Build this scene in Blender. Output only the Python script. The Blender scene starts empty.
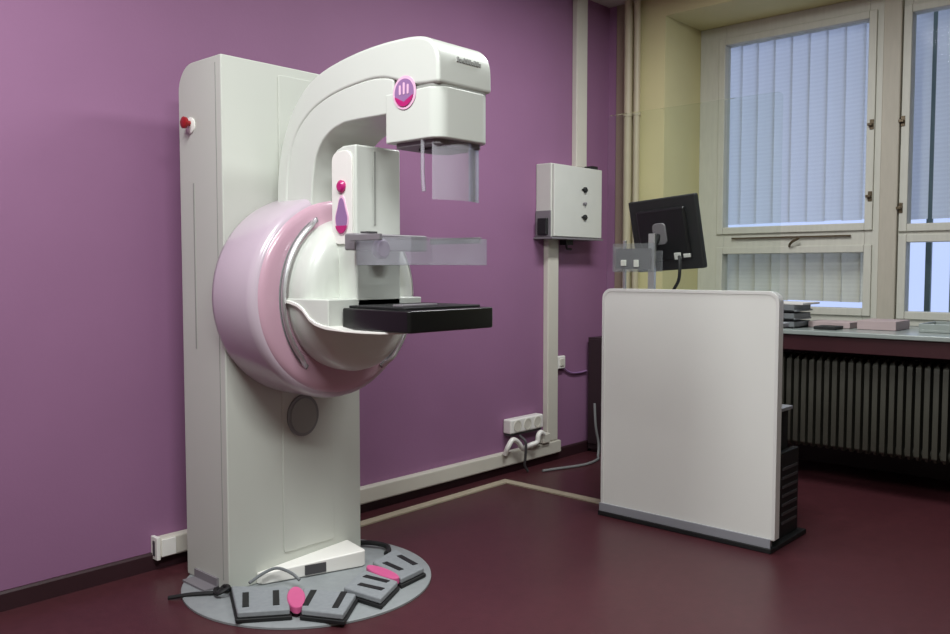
import bpy, bmesh, math, random
from mathutils import Vector, Matrix
random.seed(7)
S = bpy.context.scene
COL = S.collection
PI = math.pi
XW, YW, ZC = 4.86, 3.206, 2.93          # window wall, purple wall, ceiling
ORG = {}                                 # world position of every object's origin

# ------------------------------------------------------------------ materials
def srgb(r, g, b):
    f = lambda c: (c/255/12.92) if c/255 <= .04045 else ((c/255+.055)/1.055)**2.4
    return (f(r), f(g), f(b), 1)

def mat(name, rgb, rough=.5, metal=0, noise=0, scale=8, bump=0, bscale=60, coat=0, spec=.5, stretch=None):
    m = bpy.data.materials.new(name); m.use_nodes = True
    nt = m.node_tree; b = nt.nodes['Principled BSDF']
    c = srgb(*rgb)
    b.inputs['Base Color'].default_value = c
    b.inputs['Roughness'].default_value = rough
    b.inputs['Metallic'].default_value = metal
    b.inputs['Specular IOR Level'].default_value = spec
    b.inputs['Coat Weight'].default_value = coat
    b.inputs['Coat Roughness'].default_value = .12
    tc = nt.nodes.new('ShaderNodeTexCoord')
    src = tc.outputs['Object']
    if stretch:
        mp = nt.nodes.new('ShaderNodeMapping'); mp.inputs['Scale'].default_value = stretch
        nt.links.new(src, mp.inputs['Vector']); src = mp.outputs['Vector']
    if noise:
        n = nt.nodes.new('ShaderNodeTexNoise'); n.inputs['Scale'].default_value = scale
        n.inputs['Detail'].default_value = 5
        nt.links.new(src, n.inputs['Vector'])
        r = nt.nodes.new('ShaderNodeValToRGB')
        r.color_ramp.elements[0].position = .3; r.color_ramp.elements[1].position = .7
        r.color_ramp.elements[0].color = tuple(x*(1-noise) for x in c[:3])+(1,)
        r.color_ramp.elements[1].color = tuple(min(1, x*(1+noise)) for x in c[:3])+(1,)
        nt.links.new(n.outputs['Fac'], r.inputs['Fac'])
        nt.links.new(r.outputs['Color'], b.inputs['Base Color'])
    if bump:
        n = nt.nodes.new('ShaderNodeTexNoise'); n.inputs['Scale'].default_value = bscale
        nt.links.new(src, n.inputs['Vector'])
        bp = nt.nodes.new('ShaderNodeBump'); bp.inputs['Strength'].default_value = bump
        bp.inputs['Distance'].default_value = .01
        nt.links.new(n.outputs['Fac'], bp.inputs['Height'])
        nt.links.new(bp.outputs['Normal'], b.inputs['Normal'])
    return m

def glass(name, rgb, refl=.12, rough=.02, veil=0):
    """thin clear sheet: mostly transparent, a little glossy, optionally a little milky"""
    m = bpy.data.materials.new(name); m.use_nodes = True
    nt = m.node_tree; nt.nodes.clear()
    o = nt.nodes.new('ShaderNodeOutputMaterial')
    t = nt.nodes.new('ShaderNodeBsdfTransparent'); t.inputs['Color'].default_value = srgb(*rgb)
    g = nt.nodes.new('ShaderNodeBsdfGlossy'); g.inputs['Roughness'].default_value = rough
    g.inputs['Color'].default_value = (.9, .9, .9, 1)
    lw = nt.nodes.new('ShaderNodeLayerWeight'); lw.inputs['Blend'].default_value = refl
    mx = nt.nodes.new('ShaderNodeMixShader')
    nt.links.new(lw.outputs['Fresnel'], mx.inputs['Fac'])
    if veil:
        d = nt.nodes.new('ShaderNodeBsdfDiffuse'); d.inputs['Color'].default_value = (.8, .8, .85, 1)
        m2 = nt.nodes.new('ShaderNodeMixShader'); m2.inputs['Fac'].default_value = veil
        nt.links.new(t.outputs[0], m2.inputs[1]); nt.links.new(d.outputs[0], m2.inputs[2])
        nt.links.new(m2.outputs[0], mx.inputs[1])
    else:
        nt.links.new(t.outputs[0], mx.inputs[1])
    nt.links.new(g.outputs[0], mx.inputs[2]); nt.links.new(mx.outputs[0], o.inputs['Surface'])
    return m

def fabric(name, rgb, trans):
    m = bpy.data.materials.new(name); m.use_nodes = True
    nt = m.node_tree; nt.nodes.clear()
    o = nt.nodes.new('ShaderNodeOutputMaterial')
    d = nt.nodes.new('ShaderNodeBsdfDiffuse'); t = nt.nodes.new('ShaderNodeBsdfTranslucent')
    tc = nt.nodes.new('ShaderNodeTexCoord'); w = nt.nodes.new('ShaderNodeTexWave')
    w.bands_direction = 'Z'; w.inputs['Scale'].default_value = 12; w.inputs['Distortion'].default_value = 1
    r = nt.nodes.new('ShaderNodeValToRGB'); c = srgb(*rgb)
    r.color_ramp.elements[0].color = tuple(x*.95 for x in c[:3])+(1,); r.color_ramp.elements[1].color = c
    nt.links.new(tc.outputs['Object'], w.inputs['Vector']); nt.links.new(w.outputs['Fac'], r.inputs['Fac'])
    nt.links.new(r.outputs['Color'], d.inputs['Color']); nt.links.new(r.outputs['Color'], t.inputs['Color'])
    mx = nt.nodes.new('ShaderNodeMixShader'); mx.inputs['Fac'].default_value = trans
    nt.links.new(d.outputs[0], mx.inputs[1]); nt.links.new(t.outputs[0], mx.inputs[2])
    nt.links.new(mx.outputs[0], o.inputs['Surface'])
    return m

M = dict(
    purple=mat('purple paint', (146, 104, 138), .62, noise=.03, scale=2.2, bump=.04, bscale=90, spec=.3),
    yellow=mat('yellow paint', (204, 196, 150), .7, noise=.04, scale=3, bump=.05, spec=.3),
    ceil=mat('ceiling paint', (196, 188, 182), .8, noise=.02),
    cream=mat('cream wall paint', (150, 144, 128), .8, noise=.02),
    floor=mat('maroon vinyl floor', (74, 38, 43), .36, noise=.10, scale=26, bump=.05, bscale=160, spec=.4),
    base=mat('dark maroon baseboard', (50, 26, 32), .5, noise=.08),
    shell=mat('warm white enamel', (212, 216, 208), .36, noise=.012, scale=3, coat=.25),
    column=mat('off white enamel', (196, 199, 190), .45, noise=.015, scale=2, coat=.1),
    white=mat('bright white plastic', (238, 236, 230), .35, coat=.2, noise=.01),
    seam=mat('grey seam', (150, 152, 146), .6, noise=.03),
    pinkring=mat('pearly pink lacquer', (198, 160, 176), .3, noise=.02, scale=3, coat=.5),
    rail=mat('brushed steel', (222, 222, 224), .38, metal=.9, noise=.04, scale=40),
    darkgrey=mat('dark grey plastic', (72, 70, 72), .5, noise=.05),
    midgrey=mat('grey plastic', (124, 120, 124), .45, noise=.04),
    black=mat('black plastic', (16, 17, 18), .3, noise=.05, spec=.5),
    matblack=mat('matt black plastic', (22, 23, 24), .6, noise=.05),
    magenta=mat('magenta plastic', (186, 30, 112), .35, noise=.03, coat=.3),
    plum=mat('plum grey plastic', (108, 96, 114), .5, noise=.03),
    mauve=mat('mauve print', (150, 112, 160), .5, noise=.03),
    palepink=mat('pale pink print', (236, 190, 216), .5, noise=.03),
    faintprint=mat('faint grey print', (160, 162, 158), .6),
    greyprint=mat('grey print', (132, 134, 134), .6, noise=.03),
    red=mat('red button', (150, 24, 28), .35, noise=.03),
    pedal=mat('grey rubber', (138, 143, 146), .65, noise=.07, scale=60),
    pedalpink=mat('pink rubber', (206, 92, 142), .5, noise=.04),
    disc=mat('grey floor plate', (140, 145, 146), .55, noise=.06, scale=30),
    tape=mat('beige strip', (170, 160, 138), .6, noise=.05, scale=20),
    duct=mat('white cable duct', (208, 204, 192), .5, noise=.02),
    pipe=mat('painted pipe', (186, 176, 150), .5, noise=.03),
    taupe=mat('grey-lit wall taupe', (142, 122, 108), .7, noise=.03),
    metalbox=mat('light grey metal', (205, 206, 198), .5, noise=.02),
    shield=mat('light grey laminate', (234, 235, 229), .5, noise=.012, scale=4),
    edge=mat('pale edge strip', (224, 224, 220), .35, noise=.01),
    kick=mat('grey kick strip', (150, 152, 158), .4, noise=.03),
    frame=mat('aged window paint', (192, 191, 180), .55, noise=.04, scale=10, stretch=(1, 6, 1)),
    post=mat('beige window post paint', (174, 168, 154), .6, noise=.04, scale=10, stretch=(1, 6, 1)),
    sill=mat('grey green worktop', (150, 158, 154), .22, noise=.05, scale=20),
    apron=mat('dark red board', (58, 24, 30), .45, noise=.08),
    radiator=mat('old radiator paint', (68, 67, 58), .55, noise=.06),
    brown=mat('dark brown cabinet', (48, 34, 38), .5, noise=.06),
    paper=mat('off white paper', (214, 212, 208), .8, noise=.02),
    pinkpaper=mat('pink card', (178, 160, 160), .8, noise=.03),
    traygrey=mat('grey tray plastic', (112, 116, 118), .5, noise=.04),
    brass=mat('dark window hardware', (96, 84, 66), .4, metal=.6, noise=.05),
    grille=mat('grey green bars', (112, 128, 128), .6, noise=.03),
    blind=fabric('blind fabric', (236, 236, 236), .78),
    dullblind=fabric('dull blind fabric', (232, 228, 216), .5),
    pearl=mat('pearly white pink lacquer', (196, 180, 192), .28, noise=.015, scale=3, coat=.5),
    pane=glass('window glass', (250, 252, 252), .04),
    leadglass=glass('shield glass', (250, 252, 250), .06, veil=.004),
    acrylic=glass('clear acrylic', (244, 245, 246), .12, .05, veil=.12),
    visor=glass('clear visor', (246, 244, 248), .14, .15, veil=.24),
)

# ------------------------------------------------------------------ mesh helpers
def box(bm, x0, x1, y0, y1, z0, z1, mtx=None):
    vs = [bm.verts.new((x, y, z)) for x in (x0, x1) for y in (y0, y1) for z in (z0, z1)]
    if mtx:
        for v in vs: v.co = mtx @ v.co
    for f in ((0, 1, 3, 2), (4, 6, 7, 5), (0, 4, 5, 1), (2, 3, 7, 6), (0, 2, 6, 4), (1, 5, 7, 3)):
        bm.faces.new([vs[i] for i in f])
    return vs

def prism(bm, pts, a0, a1, axis='X'):
    """extrude a closed outline. axis X: pts are (y,z); axis Y: (x,z); axis Z: (x,y)"""
    def P(p, a):
        return {'X': (a, p[0], p[1]), 'Y': (p[0], a, p[1]), 'Z': (p[0], p[1], a)}[axis]
    A = [bm.verts.new(P(p, a0)) for p in pts]; B = [bm.verts.new(P(p, a1)) for p in pts]
    n = len(pts)
    bm.faces.new(A); bm.faces.new(B[::-1])
    for i in range(n):
        bm.faces.new((A[i], B[i], B[(i+1) % n], A[(i+1) % n]))

def catmull(pts, n=6, closed=False):
    P = [Vector(p) for p in pts]; out = []
    N = len(P)
    rng = range(N) if closed else range(N-1)
    for i in rng:
        p0 = P[(i-1) % N] if closed or i > 0 else P[i]*2-P[i+1]
        p1 = P[i]; p2 = P[(i+1) % N]
        p3 = P[(i+2) % N] if closed or i < N-2 else p2*2-p1
        for k in range(n):
            t = k/n
            out.append(.5*((2*p1)+(p2-p0)*t+(2*p0-5*p1+4*p2-p3)*t*t+(3*p1-p0-3*p2+p3)*t**3))
    if not closed: out.append(P[-1])
    return out

def tube(bm, pts, r, n=10, smooth=5):
    P = catmull(pts, smooth) if smooth and len(pts) > 2 else [Vector(p) for p in pts]
    prev = None; up = Vector((0, 0, 1))
    for i, p in enumerate(P):
        t = (P[min(i+1, len(P)-1)]-P[max(i-1, 0)]).normalized()
        a = up.cross(t)
        if a.length < .2: a = Vector((1, 0, 0)).cross(t)
        if prev is not None and i > 0:
            a = pa-t*pa.dot(t)
        a.normalize(); b = t.cross(a); pa = a
        ring = [bm.verts.new(p+a*r*math.cos(2*PI*k/n)+b*r*math.sin(2*PI*k/n)) for k in range(n)]
        if prev:
            for k in range(n):
                bm.faces.new((prev[k], prev[(k+1) % n], ring[(k+1) % n], ring[k]))
        else: bm.faces.new(ring[::-1])
        prev = ring
    bm.faces.new(prev)

def lathe(bm, prof, c, axis='Z', n=64):
    """prof: (radius, distance along axis); revolved about axis through c"""
    rings = []
    for r, h in prof:
        ring = []
        for k in range(n if r > 1e-6 else 1):
            a = 2*PI*k/n; u, v = r*math.cos(a), r*math.sin(a)
            q = {'Z': (u, v, h), 'Y': (u, h, v), 'X': (h, u, v)}[axis]
            ring.append(bm.verts.new(Vector(c)+Vector(q)))
        rings.append(ring)
    for A, B in zip(rings, rings[1:]):
        for k in range(n):
            if len(A) == 1 and len(B) == 1: continue
            if len(A) == 1: bm.faces.new((A[0], B[k], B[(k+1) % n]))
            elif len(B) == 1: bm.faces.new((A[k], A[(k+1) % n], B[0]))
            else: bm.faces.new((A[k], A[(k+1) % n], B[(k+1) % n], B[k]))
    if len(rings[0]) > 1: bm.faces.new(rings[0])
    if len(rings[-1]) > 1: bm.faces.new(rings[-1])

def rrect(x0, x1, y0, y1, r, n=6, corners=(1, 1, 1, 1)):
    """corners: x1y1, x0y1, x0y0, x1y0"""
    out = []
    for (cx, cy, a0, on, px, py) in ((x1-r, y1-r, 0, corners[0], x1, y1), (x0+r, y1-r, PI/2, corners[1], x0, y1),
                                     (x0+r, y0+r, PI, corners[2], x0, y0), (x1-r, y0+r, 1.5*PI, corners[3], x1, y0)):
        if on: out += [(cx+r*math.cos(a0+PI/2*k/n), cy+r*math.sin(a0+PI/2*k/n)) for k in range(n+1)]
        else: out.append((px, py))
    return out

def ellipse(cx, cy, rx, ry, n=40):
    return [(cx+rx*math.cos(2*PI*k/n), cy+ry*math.sin(2*PI*k/n)) for k in range(n)]

class B:                                 # a bmesh builder
    def __init__(s): s.bm = bmesh.new()
    def box(s, *a, **k): box(s.bm, *a, **k); return s
    def prism(s, *a, **k): prism(s.bm, *a, **k); return s
    def tube(s, *a, **k): tube(s.bm, *a, **k); return s
    def lathe(s, *a, **k): lathe(s.bm, *a, **k); return s

def obj(name, b, m, parent=None, bevel=0, seg=3, smooth=True, label=None, angle=35):
    bm = b.bm
    bmesh.ops.recalc_face_normals(bm, faces=bm.faces)
    if parent is not None: org = ORG[parent.name]
    else:
        xs = [v.co for v in bm.verts]
        org = Vector(((min(v.x for v in xs)+max(v.x for v in xs))/2, (min(v.y for v in xs)+max(v.y for v in xs))/2, min(v.z for v in xs)))
    for v in bm.verts: v.co -= org
    me = bpy.data.meshes.new(name); bm.to_mesh(me); bm.free()
    me.materials.append(M[m] if isinstance(m, str) else m)
    if smooth:
        for p in me.polygons: p.use_smooth = True
        me.set_sharp_from_angle(angle=math.radians(angle))
    o = bpy.data.objects.new(name, me); COL.objects.link(o)
    if parent is not None: o.parent = parent
    else: o.location = org
    ORG[o.name] = org
    if bevel:
        md = o.modifiers.new('bevel', 'BEVEL'); md.width = bevel; md.segments = seg
        md.limit_method = 'ANGLE'; md.angle_limit = math.radians(40); md.harden_normals = True
    if label: o['label'] = label
    return o

def thing(name, label, cat, loc, group=None):
    o = bpy.data.objects.new(name, None); COL.objects.link(o)
    o.location = loc; ORG[o.name] = Vector(loc); o.empty_display_size = .05
    o['label'] = label; o['category'] = cat
    if group: o['group'] = group
    return o

def tag(o, label, cat, group=None):
    o['label'] = label; o['category'] = cat
    if group: o['group'] = group
    return o

def struct(name, b, m, parent=None, **k):
    o = obj(name, b, m, parent, **k)
    if parent is None: o['kind'] = 'structure'
    return o

# ------------------------------------------------------------------ room shell
X0, Y0, NX, NY, NZ = -2.3, -2.5, 5.40, 2.79, 2.80   # room behind the camera, niche back, niche side, niche head
struct('floor', B().box(X0-.1, NX+.1, Y0-.1, YW+.1, -.1, 0), 'floor')
struct('ceiling', B().box(X0-.1, NX+.1, Y0-.1, YW+.1, ZC, ZC+.1), 'ceil')
struct('wall_left', B().box(X0-.1, NX+.1, YW, YW+.1, 0, ZC), 'purple')
b = B().box(XW, NX+.1, NY, YW, 0, ZC)                 # pier between corner and niche
b.box(XW, NX+.1, Y0, NY, NZ, ZC)                      # lintel over the niche
b.box(NX-.07, NX+.1, Y0, .33, .86, NZ)
struct('wall_right', b, 'yellow')
struct('shaded_niche_wall', B().box(NX-.07, NX+.1, Y0, NY, 0, .86), 'brown')       # niche wall below the sill, its shade put into the dark brown
struct('wall_back', B().box(X0-.1, X0, Y0, YW, 0, ZC), 'cream')
struct('wall_front', B().box(X0, NX+.1, Y0-.1, Y0, 0, ZC), 'cream')
struct('baseboard_left', B().prism([(YW, 0), (YW-.016, 0), (YW-.016, .062), (YW-.010, .07), (YW, .07)], X0, XW, 'X'), 'base')
struct('baseboard_right', B().box(XW-.014, XW, NY, YW-.016, 0, .07), 'base')
struct('grey_light_strip', B().box(XW-.012, XW, 3.075, 3.146, .07, ZC), 'taupe', bevel=.004)  # stretch of wall in grey light, that light put into the taupe
struct('corner_shade_strip', B().box(XW-.005, XW, 3.146, YW, .07, ZC), 'purple')  # thin added strip, its purple stands in for the corner shadow

# windows (old double-hung timber frames, set deep in the wall)
FX0, FX1 = 5.33, 5.40
def window(name, y0, y1, gy0, gy1, zu0, zu1, zl0, zl1):
    b = B()
    b.box(FX0, FX1, y0, gy0, .87, NZ); b.box(FX0, FX1, gy1, y1, .87, NZ)
    b.box(FX0, FX1, gy0, gy1, zu1, NZ); b.box(FX0, FX1, gy0, gy1, zl1, zu0); b.box(FX0, FX1, gy0, gy1, .87, zl0)
    w = struct(name, b, 'frame', bevel=.004)
    s = B()                                           # raised sash rails around both lights
    for z0, z1 in ((zu0, zu1), (zl0, zl1)):
        g = .045
        s.box(FX0-.016, FX0+.01, gy0-g, gy0, z0-g, z1+g); s.box(FX0-.016, FX0+.01, gy1, gy1+g, z0-g, z1+g)
        s.box(FX0-.016, FX0+.01, gy0, gy1, z0-g, z0); s.box(FX0-.016, FX0+.01, gy0, gy1, z1, z1+g)
    obj('sash', s, 'frame', w, bevel=.005)
    for z0, z1 in ((zu0, zu1), (zl0, zl1)):
        obj('pane', B().box(FX0+.03, FX0+.034, gy0, gy1, z0, z1), 'pane', w)
    return w
w1 = window('window_1', 1.62, NY, 1.705, 2.605, 1.476, 2.67, .965, 1.30)
w2 = window('window_2', .33, 1.52, .45, 1.470, 1.462, 2.66, .955, 1.355)
struct('trim_2', B().box(FX0-.03, FX1, 1.52, 1.62, .87, NZ), 'post', bevel=.008)

def handle(y, z, w, l=.05):
    h = obj('window_handle', B().box(FX0-.02, FX0-.014, y-.012, y+.012, z-.03, z+.03).box(FX0-.04, FX0-.028, y-.008, y+l, z-.008, z+.008)
            .box(FX0-.036, FX0-.014, y-.007, y+.007, z-.007, z+.007), 'brass', w, bevel=.003)
    return h
handle(1.675, 2.05, w1, .02); handle(1.675, 1.63, w1, .02)
handle(1.505, 2.05, w2, .02); handle(1.505, 1.553, w2, .02)
h = B(); tube(h.bm, [(FX0-.02, 2.15, 1.345), (FX0-.045, 2.13, 1.365), (FX0-.045, 2.08, 1.395)], .008, 8)
obj('window_handle', h, 'brass', w1)
obj('ventilator_slot', B().box(FX0-.018, FX0-.01, 1.78, 2.54, 1.397, 1.407), 'brass', w1)

# blinds hung outside the panes
def blind(name, label, y0, y1, z0, z1, x, step, width, ang, mt='blind', group=None):
    t = thing(name, label, 'blind', (x, (y0+y1)/2, z0), group)
    obj('head_rail', B().box(x-.02, x+.02, y0, y1, z1-.03, z1), 'frame', t, bevel=.003)
    b = B(); n = int((y1-y0)/step)
    for i in range(n):
        c = y1-step*(i+.5); a = math.radians(ang+random.uniform(-3, 3))
        dx, dy = math.sin(a)*width/2, math.cos(a)*width/2
        k = 6; pr = []
        for j in range(k+1):                          # gently cupped slat
            u = -1+2*j/k; bow = .006*(1-u*u)
            pr.append((x+dx*u+bow, c+dy*u))
        pts = pr+[(p[0]+.0015, p[1]) for p in reversed(pr)]
        b.prism(pts, z0+.01+random.uniform(0, .006), z1-.03, 'Z')
    obj('slat_curtain', b, mt, t, smooth=True)
    return t
blind('vertical_blind', 'closed pale vertical blind behind the tall upper pane of the left window', 1.66, 2.67, 1.49, 2.72, 5.47, .112, .127, 9)
blind('vertical_blind', 'closed dull grey vertical blind behind the low lower pane of the left window', 1.66, 2.67, .985, 1.34, 5.47, .112, .127, 10, 'dullblind')
blind('vertical_blind', 'pale vertical blind behind the upper pane of the right window', .40, 1.515, 1.48, 2.72, 5.47, .127, .112, 12)
gr = thing('window_grille', 'grey upright bars outside the bright right window', 'grille', (5.72, .95, .6))
for z in (.62, 2.85): obj('cross_bar', B().box(5.71, 5.73, .1, 1.75, z, z+.03), 'grille', gr)
for i in range(10):
    y = 1.45-.137*i+.137
    obj('bar', B().box(5.70, 5.725, y-.016, y+.016, .6, 2.9), 'grille', gr)

# worktop-deep sill
ws = struct('window_sill', B().box(4.585, FX0, Y0, NY-.004, .845, .87), 'sill', bevel=.005)
obj('apron_board', B().box(4.60, 4.625, Y0, NY-.004, .762, .845), 'apron', ws, label='dark red board under the worktop edge')

# radiator
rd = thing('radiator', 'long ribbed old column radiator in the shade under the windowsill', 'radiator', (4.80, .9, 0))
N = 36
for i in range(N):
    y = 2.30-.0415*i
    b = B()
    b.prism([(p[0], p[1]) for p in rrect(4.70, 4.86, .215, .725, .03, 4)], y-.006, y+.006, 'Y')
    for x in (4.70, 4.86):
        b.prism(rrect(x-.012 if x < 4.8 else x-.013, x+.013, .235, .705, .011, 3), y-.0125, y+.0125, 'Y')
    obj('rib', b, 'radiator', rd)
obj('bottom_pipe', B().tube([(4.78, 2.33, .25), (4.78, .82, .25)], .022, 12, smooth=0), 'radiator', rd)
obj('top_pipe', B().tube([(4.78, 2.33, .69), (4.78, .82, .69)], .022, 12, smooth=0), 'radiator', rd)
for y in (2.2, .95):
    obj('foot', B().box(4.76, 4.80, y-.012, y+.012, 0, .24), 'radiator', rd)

# heating pipes in the corner
for i, (y, r, l) in enumerate(((3.032, .027, 'upright painted heating pipe nearer the purple wall in the corner'),
                               (2.966, .021, 'slimmer upright heating pipe on the window side of the corner'))):
    t = thing('heating_pipe', l, 'pipe', (4.815, y, 0))
    obj('tube', B().tube([(4.815, y, 0), (4.815, y, ZC)], r, 20, smooth=0), 'pipe', t)
    for z in (.9, 2.2):
        obj('wall_clip', B().lathe([(r+.004, -.01), (r+.004, .01)], (4.815, y, z), 'Z', 20).box(4.83, XW, y-.006, y+.006, z-.008, z+.008), 'pipe', t)

# ------------------------------------------------------------------ mammography unit
CX = 1.972
mu = thing('mammography_unit', 'tall white mammography machine with pink drum and curved arm before the purple wall', 'x-ray machine', (CX, 2.88, 0))
# column: rounded rear shoulder
cp = [(2.73, .012), (2.73, 1.965)]
cp += [(2.93+.10*math.sin(a), 1.865+.10*math.cos(a)) for a in [PI/2*k/8 for k in range(9)]]
cp += [(3.03, .012)]
col = obj('column', B().prism(cp, 1.66, 2.288, 'X'), 'column', mu, bevel=.005)
obj('front_panel', B().prism(rrect(1.90, 2.145, .10, 1.93, .01), 2.726, 2.732, 'Y'), 'column', col, bevel=.003)
obj('side_groove', B().box(1.6585, 1.662, 2.925, 2.933, .9, 1.52), 'seam', col, label='thin grey line of lettering up the side')
obj('side_joint', B().box(1.6590, 1.662, 2.765, 2.769, .05, 1.94), 'seam', col)
es = B().lathe([(.030, 0), (.030, -.004), (.024, -.007), (.0, -.007)], (1.66, 2.941, 1.735), 'X', 28)
eb = obj('emergency_button', es, 'white', mu, label='round white mount with a red stop button')
obj('button_cap', B().lathe([(.010, 0), (.010, -.016), (.021, -.018), (.022, -.028), (.016, -.032), (0, -.033)], (1.655, 2.938, 1.742), 'X', 28), 'red', eb)
# oval service plate
hp = obj('service_plate', B().prism(ellipse(1.993, .628, .074, .082), 2.718, 2.731, 'Y'), 'greyprint', mu, bevel=.003)
obj('plate_inset', B().prism(ellipse(1.993, .628, .060, .068), 2.7145, 2.7185, 'Y'), 'seam', hp)
# base foot with display
ft = B().prism([(1.775, 2.722), (1.782, 2.700), (2.165, 2.575), (2.185, 2.58), (2.215, 2.73), (1.775, 2.73)], .014, .080, 'Z')
for v in ft.bm.verts:
    if v.co.z > .05: v.co.z -= .022*(2.2-v.co.x)/.42
fo = obj('foot_cover', ft, 'white', mu, bevel=.008)
d = Vector((2.165-1.782, 2.575-2.700, 0)).normalized(); nrm = Vector((d.y, -d.x, 0))
p0 = Vector((1.782, 2.700, 0))
def on_foot(u, z, off=.002): return p0+d*u-(-nrm)*off+Vector((0, 0, z))
m4 = Matrix.Translation(p0) @ Matrix.Rotation(math.atan2(d.y, d.x), 4, 'Z')
obj('display', B().box(.165, .25, -.004, .01, .022, .060, mtx=m4), 'darkgrey', fo, label='small dark display window')
obj('base_plinth', B().box(1.668, 2.28, 2.735, 3.02, .0, .02), 'seam', mu)
# drum: white back ring, pink front ring, steel rails, white hub
ZD = 1.098; R0 = .372
c = (CX, 0, ZD)
obj('drum_side', B().lathe([(R0-.03, 2.732), (R0-.004, 2.72), (R0, 2.70), (R0+.001, 2.50), (R0-.003, 2.482), (R0-.012, 2.468), (R0-.022, 2.462)], c, 'Y', 96), 'pearl', mu, angle=60, label='pearly white side of the drum')
drum = obj('drum_face', B().lathe([(R0-.021, 2.464), (R0-.024, 2.459), (R0-.035, 2.452), (R0-.05, 2.449), (.30, 2.447), (.1, 2.447)], c, 'Y', 96), 'pinkring', mu, label='pink front face of the drum', angle=60)
def arc(a0, a1, rx, rz, y, cx, n=14):
    return [(cx+rx*math.cos(math.radians(a0+(a1-a0)*k/n)), y, ZD+rz*math.sin(math.radians(a0+(a1-a0)*k/n))) for k in range(n+1)]
for a0, a1, rx, rz, cx_ in ((117, 231, .282, .312, 1.984), (-56, 40, .315, .322, 1.984)):
    P = arc(a0, a1, rx, rz, 2.428, cx_)
    rl = obj('grab_rail', B().tube([(P[0][0], 2.452, P[0][2])]+P[1:-1]+[(P[-1][0], 2.452, P[-1][2])], .0085, 10, smooth=3), 'rail', mu)
    A = arc(a0-1, a1+1, rx-.010, rz-.010, 0, cx_, 20); A2 = arc(a0-1, a1+1, rx+.006, rz+.006, 0, cx_, 20)
    obj('rail_recess', B().prism([(p[0], p[2]) for p in A]+[(p[0], p[2]) for p in reversed(A2)], 2.4435, 2.449, 'Y'), 'greyprint', mu)
hb = B().lathe([(.252, 2.447), (.256, 2.42), (.256, 2.375), (.251, 2.352), (.238, 2.334), (.215, 2.322), (.18, 2.316), (.0, 2.312)], (0, 0, 0), 'Y', 96)
for v in hb.bm.verts: v.co = Vector((1.978+v.co.x, v.co.y, 1.105+v.co.z*(1.09 if v.co.z > 0 else 1.06)))
obj('hub_cover', hb, 'shell', mu, angle=60)

# C-arm
AX0, AX1 = 1.845, 2.090
outer = [(2.664, 1.36), (2.668, 1.473), (2.655, 1.58), (2.625, 1.672), (2.58, 1.752), (2.515, 1.820), (2.44, 1.865), (2.35, 1.893),
         (2.22, 1.914), (2.09, 1.923), (1.96, 1.921), (1.885, 1.908), (1.845, 1.880), (1.828, 1.840), (1.825, 1.762)]
seam = [(1.825, 1.762), (1.89, 1.765), (1.95, 1.772), (2.02, 1.795), (2.08, 1.810), (2.16, 1.813), (2.29, 1.800), (2.38, 1.780), (2.46, 1.748),
        (2.535, 1.69), (2.58, 1.61), (2.60, 1.50), (2.605, 1.36)]
inner = [(2.46, 1.36), (2.46, 1.457), (2.441, 1.575), (2.405, 1.635), (2.355, 1.670), (2.30, 1.688), (2.243, 1.694), (2.064, 1.694)]
cv = lambda P, n=5: [(p[0], p[1]) for p in catmull([(a, b_, 0) for a, b_ in P], n)]
obj('arm_outer_cover', B().prism(cv(outer)+cv(seam)[1:], AX0, AX1, 'X'), 'shell', mu, bevel=.015, seg=4, angle=30)
lower = cv(inner)+[(2.02, 1.694), (1.90, 1.70), (1.83, 1.70)]
obj('arm_inner_cover', B().prism(cv(inner)+[(2.03, 1.694), (2.03, 1.801)]+[(p[0]+.004, p[1]+.004) for p in cv(seam)[16:]], AX0+.003, AX1-.003, 'X'), 'shell', mu, bevel=.008, seg=3, angle=30)
# tube head: plan outline with rounded front corners
hd = rrect(AX0+.001, AX1-.001, 1.826, 2.066, .048, 8, corners=(0, 0, 1, 1))
th = obj('tube_head', B().prism(hd, 1.600, 1.757, 'Z'), 'shell', mu, bevel=.006, angle=40)
obj('collimator', B().prism(rrect(AX0+.018, AX1-.018, 1.85, 2.045, .02), 1.584, 1.604, 'Z'), 'midgrey', mu, bevel=.003)
obj('collimator_window', B().prism(rrect(AX0+.06, AX1-.05, 1.88, 1.98, .01), 1.576, 1.586, 'Z'), 'darkgrey', mu)
obj('head_joint', B().prism(rrect(AX0+.005, AX1-.005, 1.832, 2.0, .03, 6, corners=(0, 0, 1, 1)), 1.755, 1.765, 'Z'), 'seam', mu)
# small grey lettering on the front of the head
nm = B(); x = 1.925
for w in (.011, .009, .004, .010, .011, .010, .009, .010, .011, .008):
    nm.box(x, x+w*.8, 1.8235, 1.829, 1.838, 1.852 if w > .0095 else 1.848); x += w+.002
obj('head_lettering', nm, 'faintprint', mu, label='short line of small grey lettering')
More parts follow.
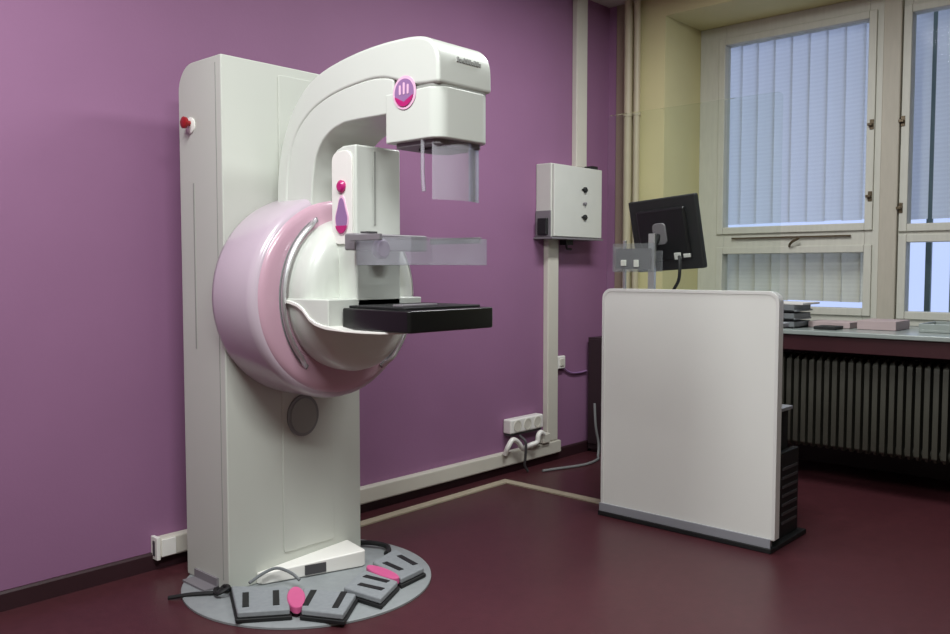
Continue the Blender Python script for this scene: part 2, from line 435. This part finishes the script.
# round emblem on the side of the head
em = obj('emblem', B().lathe([(.052, 0), (.052, -.002), (0, -.002)], (AX0, 1.974, 1.751), 'X', 40), 'palepink', mu, label='round pink and mauve emblem')
obj('emblem_disc', B().lathe([(.043, 0), (.043, -.0015), (0, -.0015)], (AX0-.002, 1.974, 1.751), 'X', 40), 'mauve', em)
pts = [(1.974+.043*math.cos(a), 1.751+.043*math.sin(a)) for a in [PI*1.08+PI*.84*k/20 for k in range(21)]]
obj('emblem_crescent', B().prism(pts+[(1.974+.034, 1.738), (1.974, 1.722), (1.974-.034, 1.738)], AX0-.0050, AX0-.0033, 'X'), 'magenta', em)
tl = B()
for dy in (-.018, 0, .018): tl.prism(rrect(1.974+dy-.004, 1.974+dy+.004, 1.745, 1.782-abs(dy)*.4, .003, 3), AX0-.0050, AX0-.0033, 'X')
obj('emblem_figures', tl, 'palepink', em)

# compression post
post = rrect(2.222, 2.352, 1.05, 1.612, .04, 8, corners=(0, 1, 0, 0))
post = [(2.352, 1.05), (2.352, 1.55), (2.345, 1.585), (2.325, 1.607), (2.29, 1.618), (2.222, 1.618), (2.222, 1.05)]
post = [(p[0], p[1]) for p in post]
obj('compression_post', B().prism(post, 1.852, 2.055, 'X'), 'shell', mu, bevel=.008)
obj('post_front_track', B().box(1.93, 1.938, 2.2195, 2.223, 1.35, 1.60), 'seam', mu)
cp_ = obj('side_control_panel', B().prism(rrect(2.236, 2.342, 1.285, 1.60, .035, 6), 1.845, 1.853, 'X'), 'white', mu, bevel=.002)
obj('round_button', B().lathe([(.021, 0), (.021, -.008), (.014, -.014), (0, -.015)], (1.846, 2.287, 1.480), 'X', 24), 'magenta', cp_, label='round magenta button')
drop = catmull([(2.287+.030*math.cos(a)*(1 if math.sin(a) < .2 else .72), 1.375+(.066 if math.sin(a) > 0 else .052)*math.sin(a), 0) for a in [2*PI*k/12 for k in range(12)]], 4, True)
dp = obj('label_badge', B().prism([(2.287+(p.x-2.287)*1.18, 1.372+(p.y-1.372)*1.14) for p in drop], 1.842, 1.846, 'X'), 'palepink', cp_, label='drop shaped pink badge')
obj('badge_centre', B().prism([(p.x, p.y) for p in drop], 1.8405, 1.8425, 'X'), 'mauve', dp)
obj('badge_crescent', B().prism([(2.287+.030*math.cos(a), 1.352+.030*math.sin(a)) for a in [PI*1.05+PI*.9*k/14 for k in range(15)]], 1.8385, 1.8407, 'X'), 'magenta', dp)

# compression paddle and its carriage
obj('paddle_carriage', B().box(1.80, 2.13, 2.165, 2.222, 1.262, 1.318), 'midgrey', mu, bevel=.006)
obj('carriage_knob', B().lathe([(.034, 2.166), (.034, 2.15), (.026, 2.142), (0, 2.142)], (1.905, 0, 1.268), 'Y', 28), 'plum', mu, label='rounded mauve grey knob')
pd = obj('compression_paddle', B().box(1.79, 1.794, 1.891, 2.15, 1.213, 1.30).box(2.136, 2.14, 1.891, 2.15, 1.213, 1.30)
         .box(1.794, 2.136, 1.891, 1.895, 1.213, 1.30).box(1.794, 2.136, 2.146, 2.15, 1.213, 1.30).box(1.794, 2.136, 1.895, 2.146, 1.213, 1.216), 'acrylic', mu,
         label='clear plastic compression paddle')
obj('paddle_rail', B().box(2.142, 2.156, 1.93, 2.166, 1.287, 1.308), 'midgrey', pd, bevel=.002)
obj('paddle_rail', B().box(1.776, 1.789, 2.02, 2.166, 1.292, 1.312), 'midgrey', pd, bevel=.002)
obj('carriage_pin', B().box(1.86, 1.90, 2.17, 2.21, 1.318, 1.326), 'darkgrey', mu)

# detector table
secs = [(2.452, 1.715, 1.092, 1.1), (2.405, 1.718, 1.086, 1.1), (2.370, 1.719, 1.078, 1.1), (2.343, 1.720, 1.064, 1.1), (2.322, 1.721, 1.046, 1.1),
        (2.305, 1.722, 1.031, 1.1), (2.280, 1.724, 1.019, 1.1), (2.252, 1.727, 1.011, 1.1), (2.222, 1.732, 1.006, 1.1)]
def loft(rows):
    """rows: (y, x0, z0, z1) boxes in a chain along y, mirrored about the machine's centre"""
    b = B(); prev = None
    for y, x0, z0, z1 in rows:
        x1 = min(2*CX-x0, 2.155)
        r = [b.bm.verts.new(q) for q in ((x0, y, z0), (x1, y, z0), (x1, y, z1), (x0, y, z1))]
        if prev:
            for k in range(4): b.bm.faces.new((prev[k], prev[(k+1) % 4], r[(k+1) % 4], r[k]))
        else: b.bm.faces.new(r[::-1])
        prev = r
    b.bm.faces.new(prev)
    return b
obj('table_support', loft(secs), 'shell', mu, bevel=.006)
lips = [(y, x-.006, z-.005, z+.006) for y, x, z, _ in secs]+[(2.15, 1.739, .996, 1.0015), (2.08, 1.755, .994, 1.0015), (2.02, 1.775, .994, 1.0015), (1.965, 1.80, .996, 1.0015)]
obj('support_lip', loft(lips), 'white', mu, bevel=.0015)
dt = obj('detector_table', B().prism(rrect(1.78, 2.175, 1.89, 2.215, .012), 1.002, 1.072, 'Z'), 'black', mu, bevel=.006, label='black slab shaped detector table')
obj('detector_top', B().prism(rrect(1.80, 2.155, 1.93, 2.205, .01), 1.072, 1.080, 'Z'), 'matblack', dt, bevel=.002)
obj('detector_latch', B().box(1.83, 1.99, 1.975, 2.02, 1.08, 1.087), 'midgrey', dt, bevel=.002)
# clear visor under the head
vs = [(1.862+.212*k/12, 1.868-.028*math.sin(PI*k/12)) for k in range(13)]
fl = [(x, y) for x, y in vs]+[(x, y+.003) for x, y in reversed(vs)]
obj('face_visor', B().prism(fl, 1.415, 1.598, 'Z'), 'visor', mu, label='clear curved face guard under the tube head')
obj('visor_hook', B().tube([(1.855, 1.905, 1.60), (1.85, 1.90, 1.50), (1.85, 1.895, 1.44)], .006, 8), 'visor', mu)
# power lead out of the column foot
obj('foot_bracket', B().box(1.60, 1.667, 2.80, 2.96, .012, .020).box(1.650, 1.660, 2.80, 2.96, .012, .05), 'midgrey', mu)

# grey round plate the machine stands on
tag(obj('floor_plate', B().lathe([(.0, 0), (.472, 0), (.472, .007), (.466, .011), (0, .011)], (1.965, 2.655, .001), 'Z', 96), 'disc'),
    'round grey plate on the floor under the white machine', 'floor plate')

# ------------------------------------------------------------------ foot pedals
def pedal(label, A, Bq, pink, slots, zb=.013):
    cx = sum(p[0] for p in A+Bq)/len(A+Bq); cy = sum(p[1] for p in A+Bq)/len(A+Bq)
    t = thing('foot_pedal', label, 'foot pedal', (cx, cy, zb), 'foot pedals in front of the machine')
    def grow(P, k, c): return [(c[0]+(p[0]-c[0])*k, c[1]+(p[1]-c[1])*k) for p in P]
    bs = B()
    for P in (A, Bq):
        c = (sum(p[0] for p in P)/4, sum(p[1] for p in P)/4)
        bs.prism(grow(P, 1.07, c), zb, zb+.014, 'Z')
    obj('pedal_base', bs, 'matblack', t, bevel=.003)
    for P, sl in ((A, slots[0]), (Bq, slots[1])):
        pd_ = B().prism(P, zb+.014, zb+.036, 'Z')
        o = obj('pedal_plate', pd_, 'pedal', t, bevel=.006)
        for (x, y, dx, dy) in sl:
            L = math.hypot(dx, dy); ux, uy = dx/L, dy/L; w = .011
            q = [(x-dx-uy*w, y-dy+ux*w), (x+dx-uy*w, y+dy+ux*w), (x+dx+uy*w, y+dy-ux*w), (x-dx+uy*w, y-dy-ux*w)]
            obj('grip_slot', B().prism(q, zb+.034, zb+.0385, 'Z'), 'matblack', o)
    (px, py, rx, ry, a) = pink
    e = [(px+rx*math.cos(k)*math.cos(a)-ry*math.sin(k)*math.sin(a), py+rx*math.cos(k)*math.sin(a)+ry*math.sin(k)*math.cos(a)) for k in [2*PI*i/28 for i in range(28)]]
    obj('pink_button', B().prism(e, zb+.014, zb+.041, 'Z'), 'pedalpink', t, bevel=.006, label='pink middle button')
    return t
# left pedal: a shallow V open towards the column
pedal('left grey foot pedal with pink middle, a shallow V facing the room',
      [(1.650, 2.70), (1.532, 2.472), (1.668, 2.365), (1.785, 2.54)],
      [(1.818, 2.492), (1.692, 2.333), (1.762, 2.198), (1.907, 2.305)],
      (1.742, 2.432, .098, .032, math.radians(56)),
      [[(1.611, 2.545, .036, .056), (1.693, 2.482, .038, .056)], [(1.772, 2.395, .052, .045), (1.832, 2.303, .056, .045)]])
pedal('right grey foot pedal with pink middle, turned towards the purple wall',
      [(2.085, 2.475), (1.915, 2.385), (1.935, 2.205), (2.09, 2.285)],
      [(2.335, 2.565), (2.165, 2.515), (2.115, 2.295), (2.255, 2.315)],
      (2.112, 2.395, .030, .095, math.radians(-4)),
      [[(1.985, 2.315, .012, -.052), (2.05, 2.36, .010, -.055)], [(2.183, 2.415, -.006, -.055), (2.268, 2.425, -.014, -.062)]])
tag(obj('pedal_cable', B().tube([(1.49, 2.86, .008), (1.55, 2.80, .02), (1.62, 2.745, .022), (1.655, 2.76, .03), (1.64, 2.70, .045), (1.60, 2.71, .03), (1.63, 2.775, .022), (1.645, 2.735, .026), (1.66, 2.712, .03)], .0075, 8), 'matblack'),
    'black cable looping on the grey plate left of the column foot', 'cable')
tag(obj('pedal_cable', B().tube([(2.315, 2.82, .02), (2.35, 2.74, .03), (2.375, 2.67, .026), (2.345, 2.62, .026), (2.30, 2.585, .03)], .011, 8), 'matblack'),
    'thick black cable beside the right edge of the column foot', 'cable')
tag(obj('pedal_cable', B().tube([(1.70, 2.66, .055), (1.76, 2.66, .075), (1.81, 2.645, .085), (1.84, 2.60, .07), (1.85, 2.56, .05)], .006, 8), 'traygrey'),
    'thin grey cable arching over the left foot pedal', 'cable')

# ------------------------------------------------------------------ cable ducts, sockets on the purple wall
dl = thing('cable_duct', 'long white cable duct running low along the purple wall behind the machine', 'cable duct', (2.9, YW, .05))
obj('duct_body', B().box(1.615, 4.275, YW-.045, YW-.001, .052, .130), 'duct', dl, bevel=.003)
obj('duct_lid', B().box(1.612, 4.277, YW-.048, YW-.044, .058, .126), 'duct', dl, bevel=.001)
obj('end_cap', B().box(1.600, 1.616, YW-.052, YW-.001, .046, .138), 'white', dl, bevel=.003)
obj('end_slot', B().box(1.598, 1.6005, YW-.036, YW-.020, .062, .122), 'darkgrey', dl)
obj('socket_block', B().box(1.62, 1.68, YW-.055, YW-.045, .058, .126), 'white', dl, bevel=.002)
dv = thing('cable_duct', 'upright white cable duct below the metal wall box', 'cable duct', (4.21, YW, .13))
obj('duct_body', B().box(4.15, 4.258, YW-.036, YW-.001, .131, 1.39), 'duct', dv, bevel=.003)
obj('duct_lid', B().box(4.158, 4.250, YW-.039, YW-.035, .14, 1.385), 'duct', dv)
du = thing('cable_duct', 'upright white cable duct rising from the metal wall box to the ceiling', 'cable duct', (4.49, YW, 1.84))
obj('duct_body', B().box(4.437, 4.553, YW-.036, YW-.001, 1.845, ZC-.002), 'duct', du, bevel=.003)
obj('duct_lid', B().box(4.445, 4.545, YW-.039, YW-.035, 1.85, ZC-.01), 'duct', du)
obj('cable_gland', B().box(4.50, 4.56, 3.09, 3.15, 1.832, 1.85), 'matblack', du)

bx = thing('wall_control_box', 'light grey metal box with buttons high on the purple wall', 'control box', (4.32, YW, 1.39))
obj('housing', B().box(4.072, 4.575, 3.09, YW-.001, 1.392, 1.832), 'metalbox', bx, bevel=.006)
lidp = obj('lid', B().box(4.082, 4.583, 3.072, 3.089, 1.396, 1.828), 'metalbox', bx, bevel=.005)
for z, r, m_ in ((1.691, .017, 'matblack'), (1.605, .010, 'midgrey'), (1.521, .017, 'matblack')):
    bt = B().lathe([(r, 3.073), (r, 3.060), (r*.7, 3.056), (0, 3.056)], (4.39, 0, z), 'Y', 20)
    bt.box(4.39-r*1.7, 4.39+r*1.7, 3.066, 3.073, z-.005, z+.005)
    obj('push_button' if r > .012 else 'indicator_lamp', bt, m_, lidp)
obj('side_connector', B().box(4.045, 4.073, 3.105, 3.175, 1.405, 1.505), 'matblack', bx, bevel=.006, label='black connector on the left side')
obj('connector_plate', B().box(4.064, 4.073, 3.09, 3.20, 1.395, 1.55), 'midgrey', bx)
obj('bottom_flange', B().box(4.05, 4.59, 3.065, YW-.002, 1.382, 1.392), 'midgrey', bx)
obj('cable_gland', B().box(4.27, 4.34, 3.12, 3.17, 1.350, 1.383).tube([(4.31, 3.15, 1.36), (4.33, 3.16, 1.33), (4.38, 3.165, 1.325)], .008, 8), 'matblack', bx)

ss = thing('socket_strip', 'white socket strip fixed to the purple wall above the low cable duct', 'power socket', (3.92, YW, .225))
obj('strip_body', B().box(3.768, 4.08, YW-.062, YW-.001, .238, .322), 'white', ss, bevel=.01)
for k in range(3):
    sc = obj('socket', B().lathe([(.034, YW-.061), (.034, YW-.0655), (.027, YW-.0655), (.026, YW-.0635), (0, YW-.0635)], (3.83+.095*k, 0, .28), 'Y', 24), 'duct', ss)
obj('strip_shadow_gap', B().box(3.78, 4.07, YW-.05, YW-.002, .224, .237), 'darkgrey', ss)
# white plugs and leads on top of the duct
for P, l in (([(3.72, 3.145, .128), (3.72, 3.125, .175), (3.755, 3.12, .212), (3.80, 3.12, .195), (3.845, 3.12, .150), (3.875, 3.125, .142)], 'left white cable bending out of the low duct under the socket strip'),
             ([(3.93, 3.172, .1285), (3.945, 3.14, .150), (3.985, 3.12, .165), (3.995, 3.12, .20), (4.02, 3.12, .219), (4.05, 3.12, .205)], 'right white cable bending up from the low duct beside the upright duct')):
    tag(obj('white_cable', B().tube(P, .015, 12), 'white'), l, 'cable')
tag(obj('adapter_plug', B().box(4.075, 4.15, YW-.065, YW-.006, .135, .195), 'duct', bevel=.008), 'small white plug box on the duct where the upright duct meets it', 'plug')
tag(obj('dark_cable', B().tube([(3.84, YW-.07, .222), (3.84, YW-.115, .19), (3.845, YW-.11, .10), (3.85, YW-.10, .05), (3.88, YW-.10, .010)], .008, 8), 'darkgrey'), 'short dark cable hanging over the low duct to the floor', 'cable')
so = thing('wall_socket', 'small white wall socket right of the upright cable duct', 'power socket', (4.31, YW, .56))
obj('plate', B().box(4.268, 4.345, YW-.03, YW-.001, .575, .655), 'white', so, bevel=.006)
obj('rocker', B().box(4.285, 4.328, YW-.036, YW-.029, .592, .638), 'duct', so, bevel=.003)
tag(obj('wall_cable', B().tube([(4.33, YW-.01, .585), (4.42, YW-.012, .54), (4.52, YW-.012, .53), (4.60, YW-.012, .535)], .006, 8), 'mauve'), 'thin mauve cable sagging along the purple wall from the small socket', 'cable')
tag(obj('floor_cable', B().tube([(4.53, 3.08, .34), (4.515, 3.06, .2), (4.535, 3.05, .08), (4.50, 3.03, .012), (4.42, 2.98, .008), (4.25, 2.96, .008), (4.05, 3.02, .008), (3.95, 3.05, .008)], .008, 8), 'greyprint'), 'grey cable drooping to the floor beside the brown cabinet', 'cable')

# flat floor strip
tag(obj('floor_strip', B().prism([(2.26, 3.01), (3.595, 3.035), (3.60, 2.20), (3.655, 2.20), (3.655, 3.09), (2.26, 3.065)], .0005, .008, 'Z'), 'tape'),
    'beige cable strip on the floor turning a corner towards the shield', 'floor strip')

# dark cabinet in the corner
bc = thing('brown_cabinet', 'low dark brown cabinet in the corner behind the shield', 'cabinet', (4.66, 3.0, 0))
obj('body', B().box(4.605, 4.77, 2.83, 3.184, .02, .755), 'brown', bc, bevel=.004)
obj('door', B().box(4.592, 4.604, 2.84, 3.174, .06, .745), 'brown', bc, bevel=.003)
obj('plinth', B().box(4.62, 4.76, 2.84, 3.17, 0, .02), 'base', bc)

# ------------------------------------------------------------------ operator's shield
SX = 3.45
sh = thing('radiation_shield', 'light grey operator shield panel with rounded corners and clear glass above', 'shield', (3.6, 1.87, 0))
obj('panel', B().prism(rrect(1.437, 2.300, .055, 1.103, .045, 8, corners=(1, 1, 0, 0)), SX, SX+.04, 'X'), 'shield', sh, bevel=.003)
e = rrect(1.437, 2.300, .055, 1.103, .045, 8, corners=(1, 1, 0, 0))
c_, d_ = 1.8685, .579
ring = B(); P1 = [(1.4325, .06)]+[(p[0], p[1]) for p in reversed(rrect(1.4325, 2.3045, .06, 1.1075, .0495, 8, corners=(1, 1, 0, 0)))]
oc = rrect(1.4325, 2.3045, .06, 1.1075, .0495, 8, corners=(1, 1, 0, 0)); ic = rrect(1.447, 2.29, .06, 1.093, .037, 8, corners=(1, 1, 0, 0))
# open band: from lower right up, over the top and down the left
band = oc[:-2]+[oc[-2]]+[ic[-2]]+list(reversed(ic[:-2]))
lastR_o, lastR_i = oc[-1], ic[-1]
band = [lastR_o]+oc[:-1]+[ic[-2]]+list(reversed(ic[:-2]))+[lastR_i]
obj('edge_strip', B().prism(band, SX-.003, SX+.043, 'X'), 'edge', sh, bevel=.001)
obj('kick_strip', B().box(SX-.008, SX, 1.45, 2.31, .022, .062), 'kick', sh, bevel=.002)
obj('base', B().box(SX-.012, SX+.38, 1.445, 2.315, 0, .022), 'matblack', sh, bevel=.004)
obj('base_frame', B().box(SX+.003, SX+.038, 1.46, 2.29, .02, .057), 'kick', sh)
obj('glass_pane', B().prism(rrect(1.445, 2.292, 1.105, 1.93, .02, 4, corners=(1, 1, 0, 0)), SX+.014, SX+.026, 'X'), 'leadglass', sh, label='clear glass upper screen')
for y in (1.60, 2.13): obj('glass_clamp', B().box(SX+.006, SX+.034, y-.025, y+.025, 1.085, 1.1065), 'rail', sh, bevel=.003)

ck = thing('operator_console', 'black open console cabinet behind the light grey shield', 'cabinet', (3.65, 1.85, .022))
obj('side_panel', B().box(3.50, 3.76, 1.512, 1.53, .023, .572), 'matblack', ck)
obj('side_panel', B().box(3.50, 3.76, 2.19, 2.208, .023, .572), 'matblack', ck)
obj('back_panel', B().box(3.497, 3.512, 1.53, 2.19, .023, .572), 'matblack', ck)
for z in (.03, .20, .36): obj('shelf', B().box(3.512, 3.755, 1.53, 2.19, z, z+.015), 'matblack', ck)
obj('cabinet_top', B().box(3.50, 3.775, 1.497, 2.225, .572, .588), 'kick', ck, bevel=.002, label='pale grey cabinet top')
obj('upper_panel', B().box(3.50, 3.60, 1.60, 1.62, .588, .93), 'matblack', ck)
obj('upper_panel', B().box(3.50, 3.60, 2.13, 2.15, .588, .93), 'matblack', ck)
obj('desk_top', B().box(3.50, 3.93, 1.585, 2.24, .93, .95), 'kick', ck, bevel=.003)
for k, y in enumerate((1.508, 1.504)):
    pass

# computer box glimpsed at the console's open end
pc = thing('computer_tower', 'black vented computer box at the open right end of the console', 'computer', (3.70, 1.47, .022))
obj('case', B().box(3.60, 3.80, 1.475, 1.505, .023, .40), 'matblack', pc, bevel=.004)
for z in (.08, .12, .16, .2, .24, .28, .32): obj('vent', B().box(3.62, 3.78, 1.471, 1.476, z, z+.012), 'darkgrey', pc)

# monitor, its back to us, leaning
K = 1.07
mo = thing('computer_monitor', 'black monitor seen from behind above the light grey shield', 'monitor', (3.80, 2.12, .951))
mtx = Matrix.Translation((3.75, 2.135, 1.372)) @ Matrix.Rotation(math.radians(-7), 4, 'Z') @ Matrix.Rotation(math.radians(-3.2), 4, 'X') @ Matrix.Rotation(math.radians(-10), 4, 'Y')
def mb(x0, x1, y0, y1, z0, z1): return B().box(x0, x1, y0*K, y1*K, z0*K, z1*K, mtx=mtx)
obj('screen_case', mb(-.010, .022, -.187, .187, -.168, .168), 'matblack', mo, bevel=.008)
rb = mb(-.034, -.008, -.135, .135, -.12, .12); obj('rear_housing', rb, 'black', mo, bevel=.014)
st = B().prism(rrect(-.03, .045, -.045, .06, .02), -.046, -.034, 'X')
for v in st.bm.verts: v.co = mtx @ v.co
obj('hinge_cover', st, 'midgrey', mo, bevel=.003)
pt = B().box(-.040, -.033, -.095, -.058, -.125, -.092, mtx=mtx).box(-.040, -.033, -.150, -.112, -.118, -.100, mtx=mtx)
obj('cable_sockets', pt, 'paper', mo, bevel=.002, label='white plugs in the sockets on the back')
obj('stand_neck', B().tube([(3.715, 2.15, 1.37), (3.70, 2.18, 1.28), (3.715, 2.19, 1.1), (3.74, 2.19, .97)], .014, 12), 'matblack', mo)
obj('stand_foot', B().prism(rrect(3.68, 3.90, 2.03, 2.23, .05), .951, .969, 'Z'), 'matblack', mo, bevel=.004)
tag(obj('monitor_cable', B().tube([(3.675, 2.02, 1.262), (3.655, 2.005, 1.22), (3.655, 2.01, 1.15), (3.68, 2.05, 1.10), (3.70, 2.09, 1.03), (3.71, 2.10, .957)], .008, 8), 'matblack'), 'black cable curling down from the back of the monitor', 'cable')
# clear holder on a post
ph = thing('clear_holder', 'clear plastic holder on a metal post left of the monitor', 'holder', (3.60, 2.14, .951))
obj('post', B().box(3.590, 3.606, 2.105, 2.140, .951, 1.37), 'rail', ph, bevel=.002)
obj('post', B().box(3.592, 3.604, 2.268, 2.282, 1.10, 1.34), 'rail', ph, bevel=.002)
obj('holder_tray', B().box(3.582, 3.586, 2.10, 2.335, 1.19, 1.325).box(3.586, 3.66, 2.10, 2.335, 1.186, 1.19).box(3.656, 3.66, 2.10, 2.335, 1.19, 1.29).box(3.586, 3.656, 2.331, 2.335, 1.19, 1.31), 'acrylic', ph)
obj('holder_clip', B().box(3.575, 3.583, 2.255, 2.285, 1.215, 1.245).box(3.575, 3.583, 2.185, 2.212, 1.21, 1.245), 'white', ph, bevel=.003)
obj('card_slot', B().box(3.588, 3.60, 2.12, 2.32, 1.20, 1.30), 'midgrey', ph)

# ------------------------------------------------------------------ things on the sill
tr = thing('stacked_trays', 'stack of grey trays on the sill just right of the shield', 'tray', (4.79, 1.93, .871))
for k in range(3):
    z = .871+.046*k
    obj('tray', B().box(4.68, 4.92, 1.86-.006*k, 2.06, z, z+.010).box(4.68, 4.69, 1.86, 2.06, z, z+.036).box(4.91, 4.92, 1.86, 2.06, z, z+.036).box(4.69, 4.91, 1.86, 1.87, z, z+.036), 'traygrey', tr, bevel=.002)
tag(obj('paper_sheaf', B().box(4.70, 4.95, 1.82, 2.06, 1.001, 1.012, mtx=None), 'paper', bevel=.002), 'loose pale papers on top of the grey trays', 'paper')
tag(obj('flat_box', B().box(4.86, 5.05, 1.62, 1.85, .871, .905), 'pinkpaper', bevel=.004), 'flat pinkish card box on the sill between the trays and the pink papers', 'box')
tag(obj('dark_case', B().box(4.70, 4.82, 1.64, 1.76, .871, .889), 'matblack', bevel=.004), 'thin dark case near the front edge of the sill', 'case')
tag(obj('paper_stack', B().box(4.85, 5.1, 1.38, 1.58, .871, .92), 'pinkpaper', bevel=.003), 'pale pink stack of papers on the sill below the window post', 'paper')
tag(obj('grey_tray', B().box(4.85, 5.15, 1.0, 1.27, .871, .885).box(4.85, 4.86, 1.0, 1.27, .885, .915).box(5.14, 5.15, 1.0, 1.27, .885, .915).box(4.86, 5.14, 1.26, 1.27, .885, .915), 'sill', bevel=.002), 'shallow grey green tray on the sill below the bright right window', 'tray')

# ------------------------------------------------------------------ light
def area(loc, sx, sy, power, col, spread=150, rot=(0, 0, 0)):
    l = bpy.data.lights.new('ceiling_lamp', 'AREA'); l.shape = 'RECTANGLE'; l.size = sx; l.size_y = sy
    l.energy = power; l.color = col; l.spread = math.radians(spread)
    o = bpy.data.objects.new('ceiling_lamp', l); COL.objects.link(o); o.location = loc; o.rotation_euler = rot
    return o
area((.50, 1.95, ZC-.03), 1.2, .3, 52, (.97, 1, 1), 180)
area((3.45, 1.75, ZC-.03), 1.2, .3, 52, (.97, 1, 1), 180)
area((.70, .35, ZC-.03), 1.2, .3, 80, (.97, 1, 1), 180)
w = bpy.data.worlds.new('World'); S.world = w; w.use_nodes = True
nt = w.node_tree; bg = nt.nodes['Background']
tc = nt.nodes.new('ShaderNodeTexCoord'); sp_ = nt.nodes.new('ShaderNodeSeparateXYZ'); rp = nt.nodes.new('ShaderNodeValToRGB')
nt.links.new(tc.outputs['Generated'], sp_.inputs[0]); nt.links.new(sp_.outputs['Z'], rp.inputs['Fac'])
rp.color_ramp.elements[0].color = srgb(176, 190, 232); rp.color_ramp.elements[0].position = 0
rp.color_ramp.elements[1].color = srgb(190, 205, 240); rp.color_ramp.elements[1].position = .6
nt.links.new(rp.outputs['Color'], bg.inputs['Color']); bg.inputs['Strength'].default_value = 1.4

# ------------------------------------------------------------------ camera
cam = bpy.data.cameras.new('camera'); co = bpy.data.objects.new('camera', cam); COL.objects.link(co)
cam.sensor_width = 36; cam.lens = 850.26/950*36; cam.clip_start = .05
yaw, pitch = .7378, .0562
co.location = (0, 0, 1.2)
co.rotation_euler = (PI/2-pitch, 0, yaw-PI/2)
S.camera = co
S.view_settings.view_transform = 'Standard'; S.view_settings.look = 'None'
S.view_settings.gamma = 1; S.view_settings.exposure = 0; S.view_settings.use_curve_mapping = False
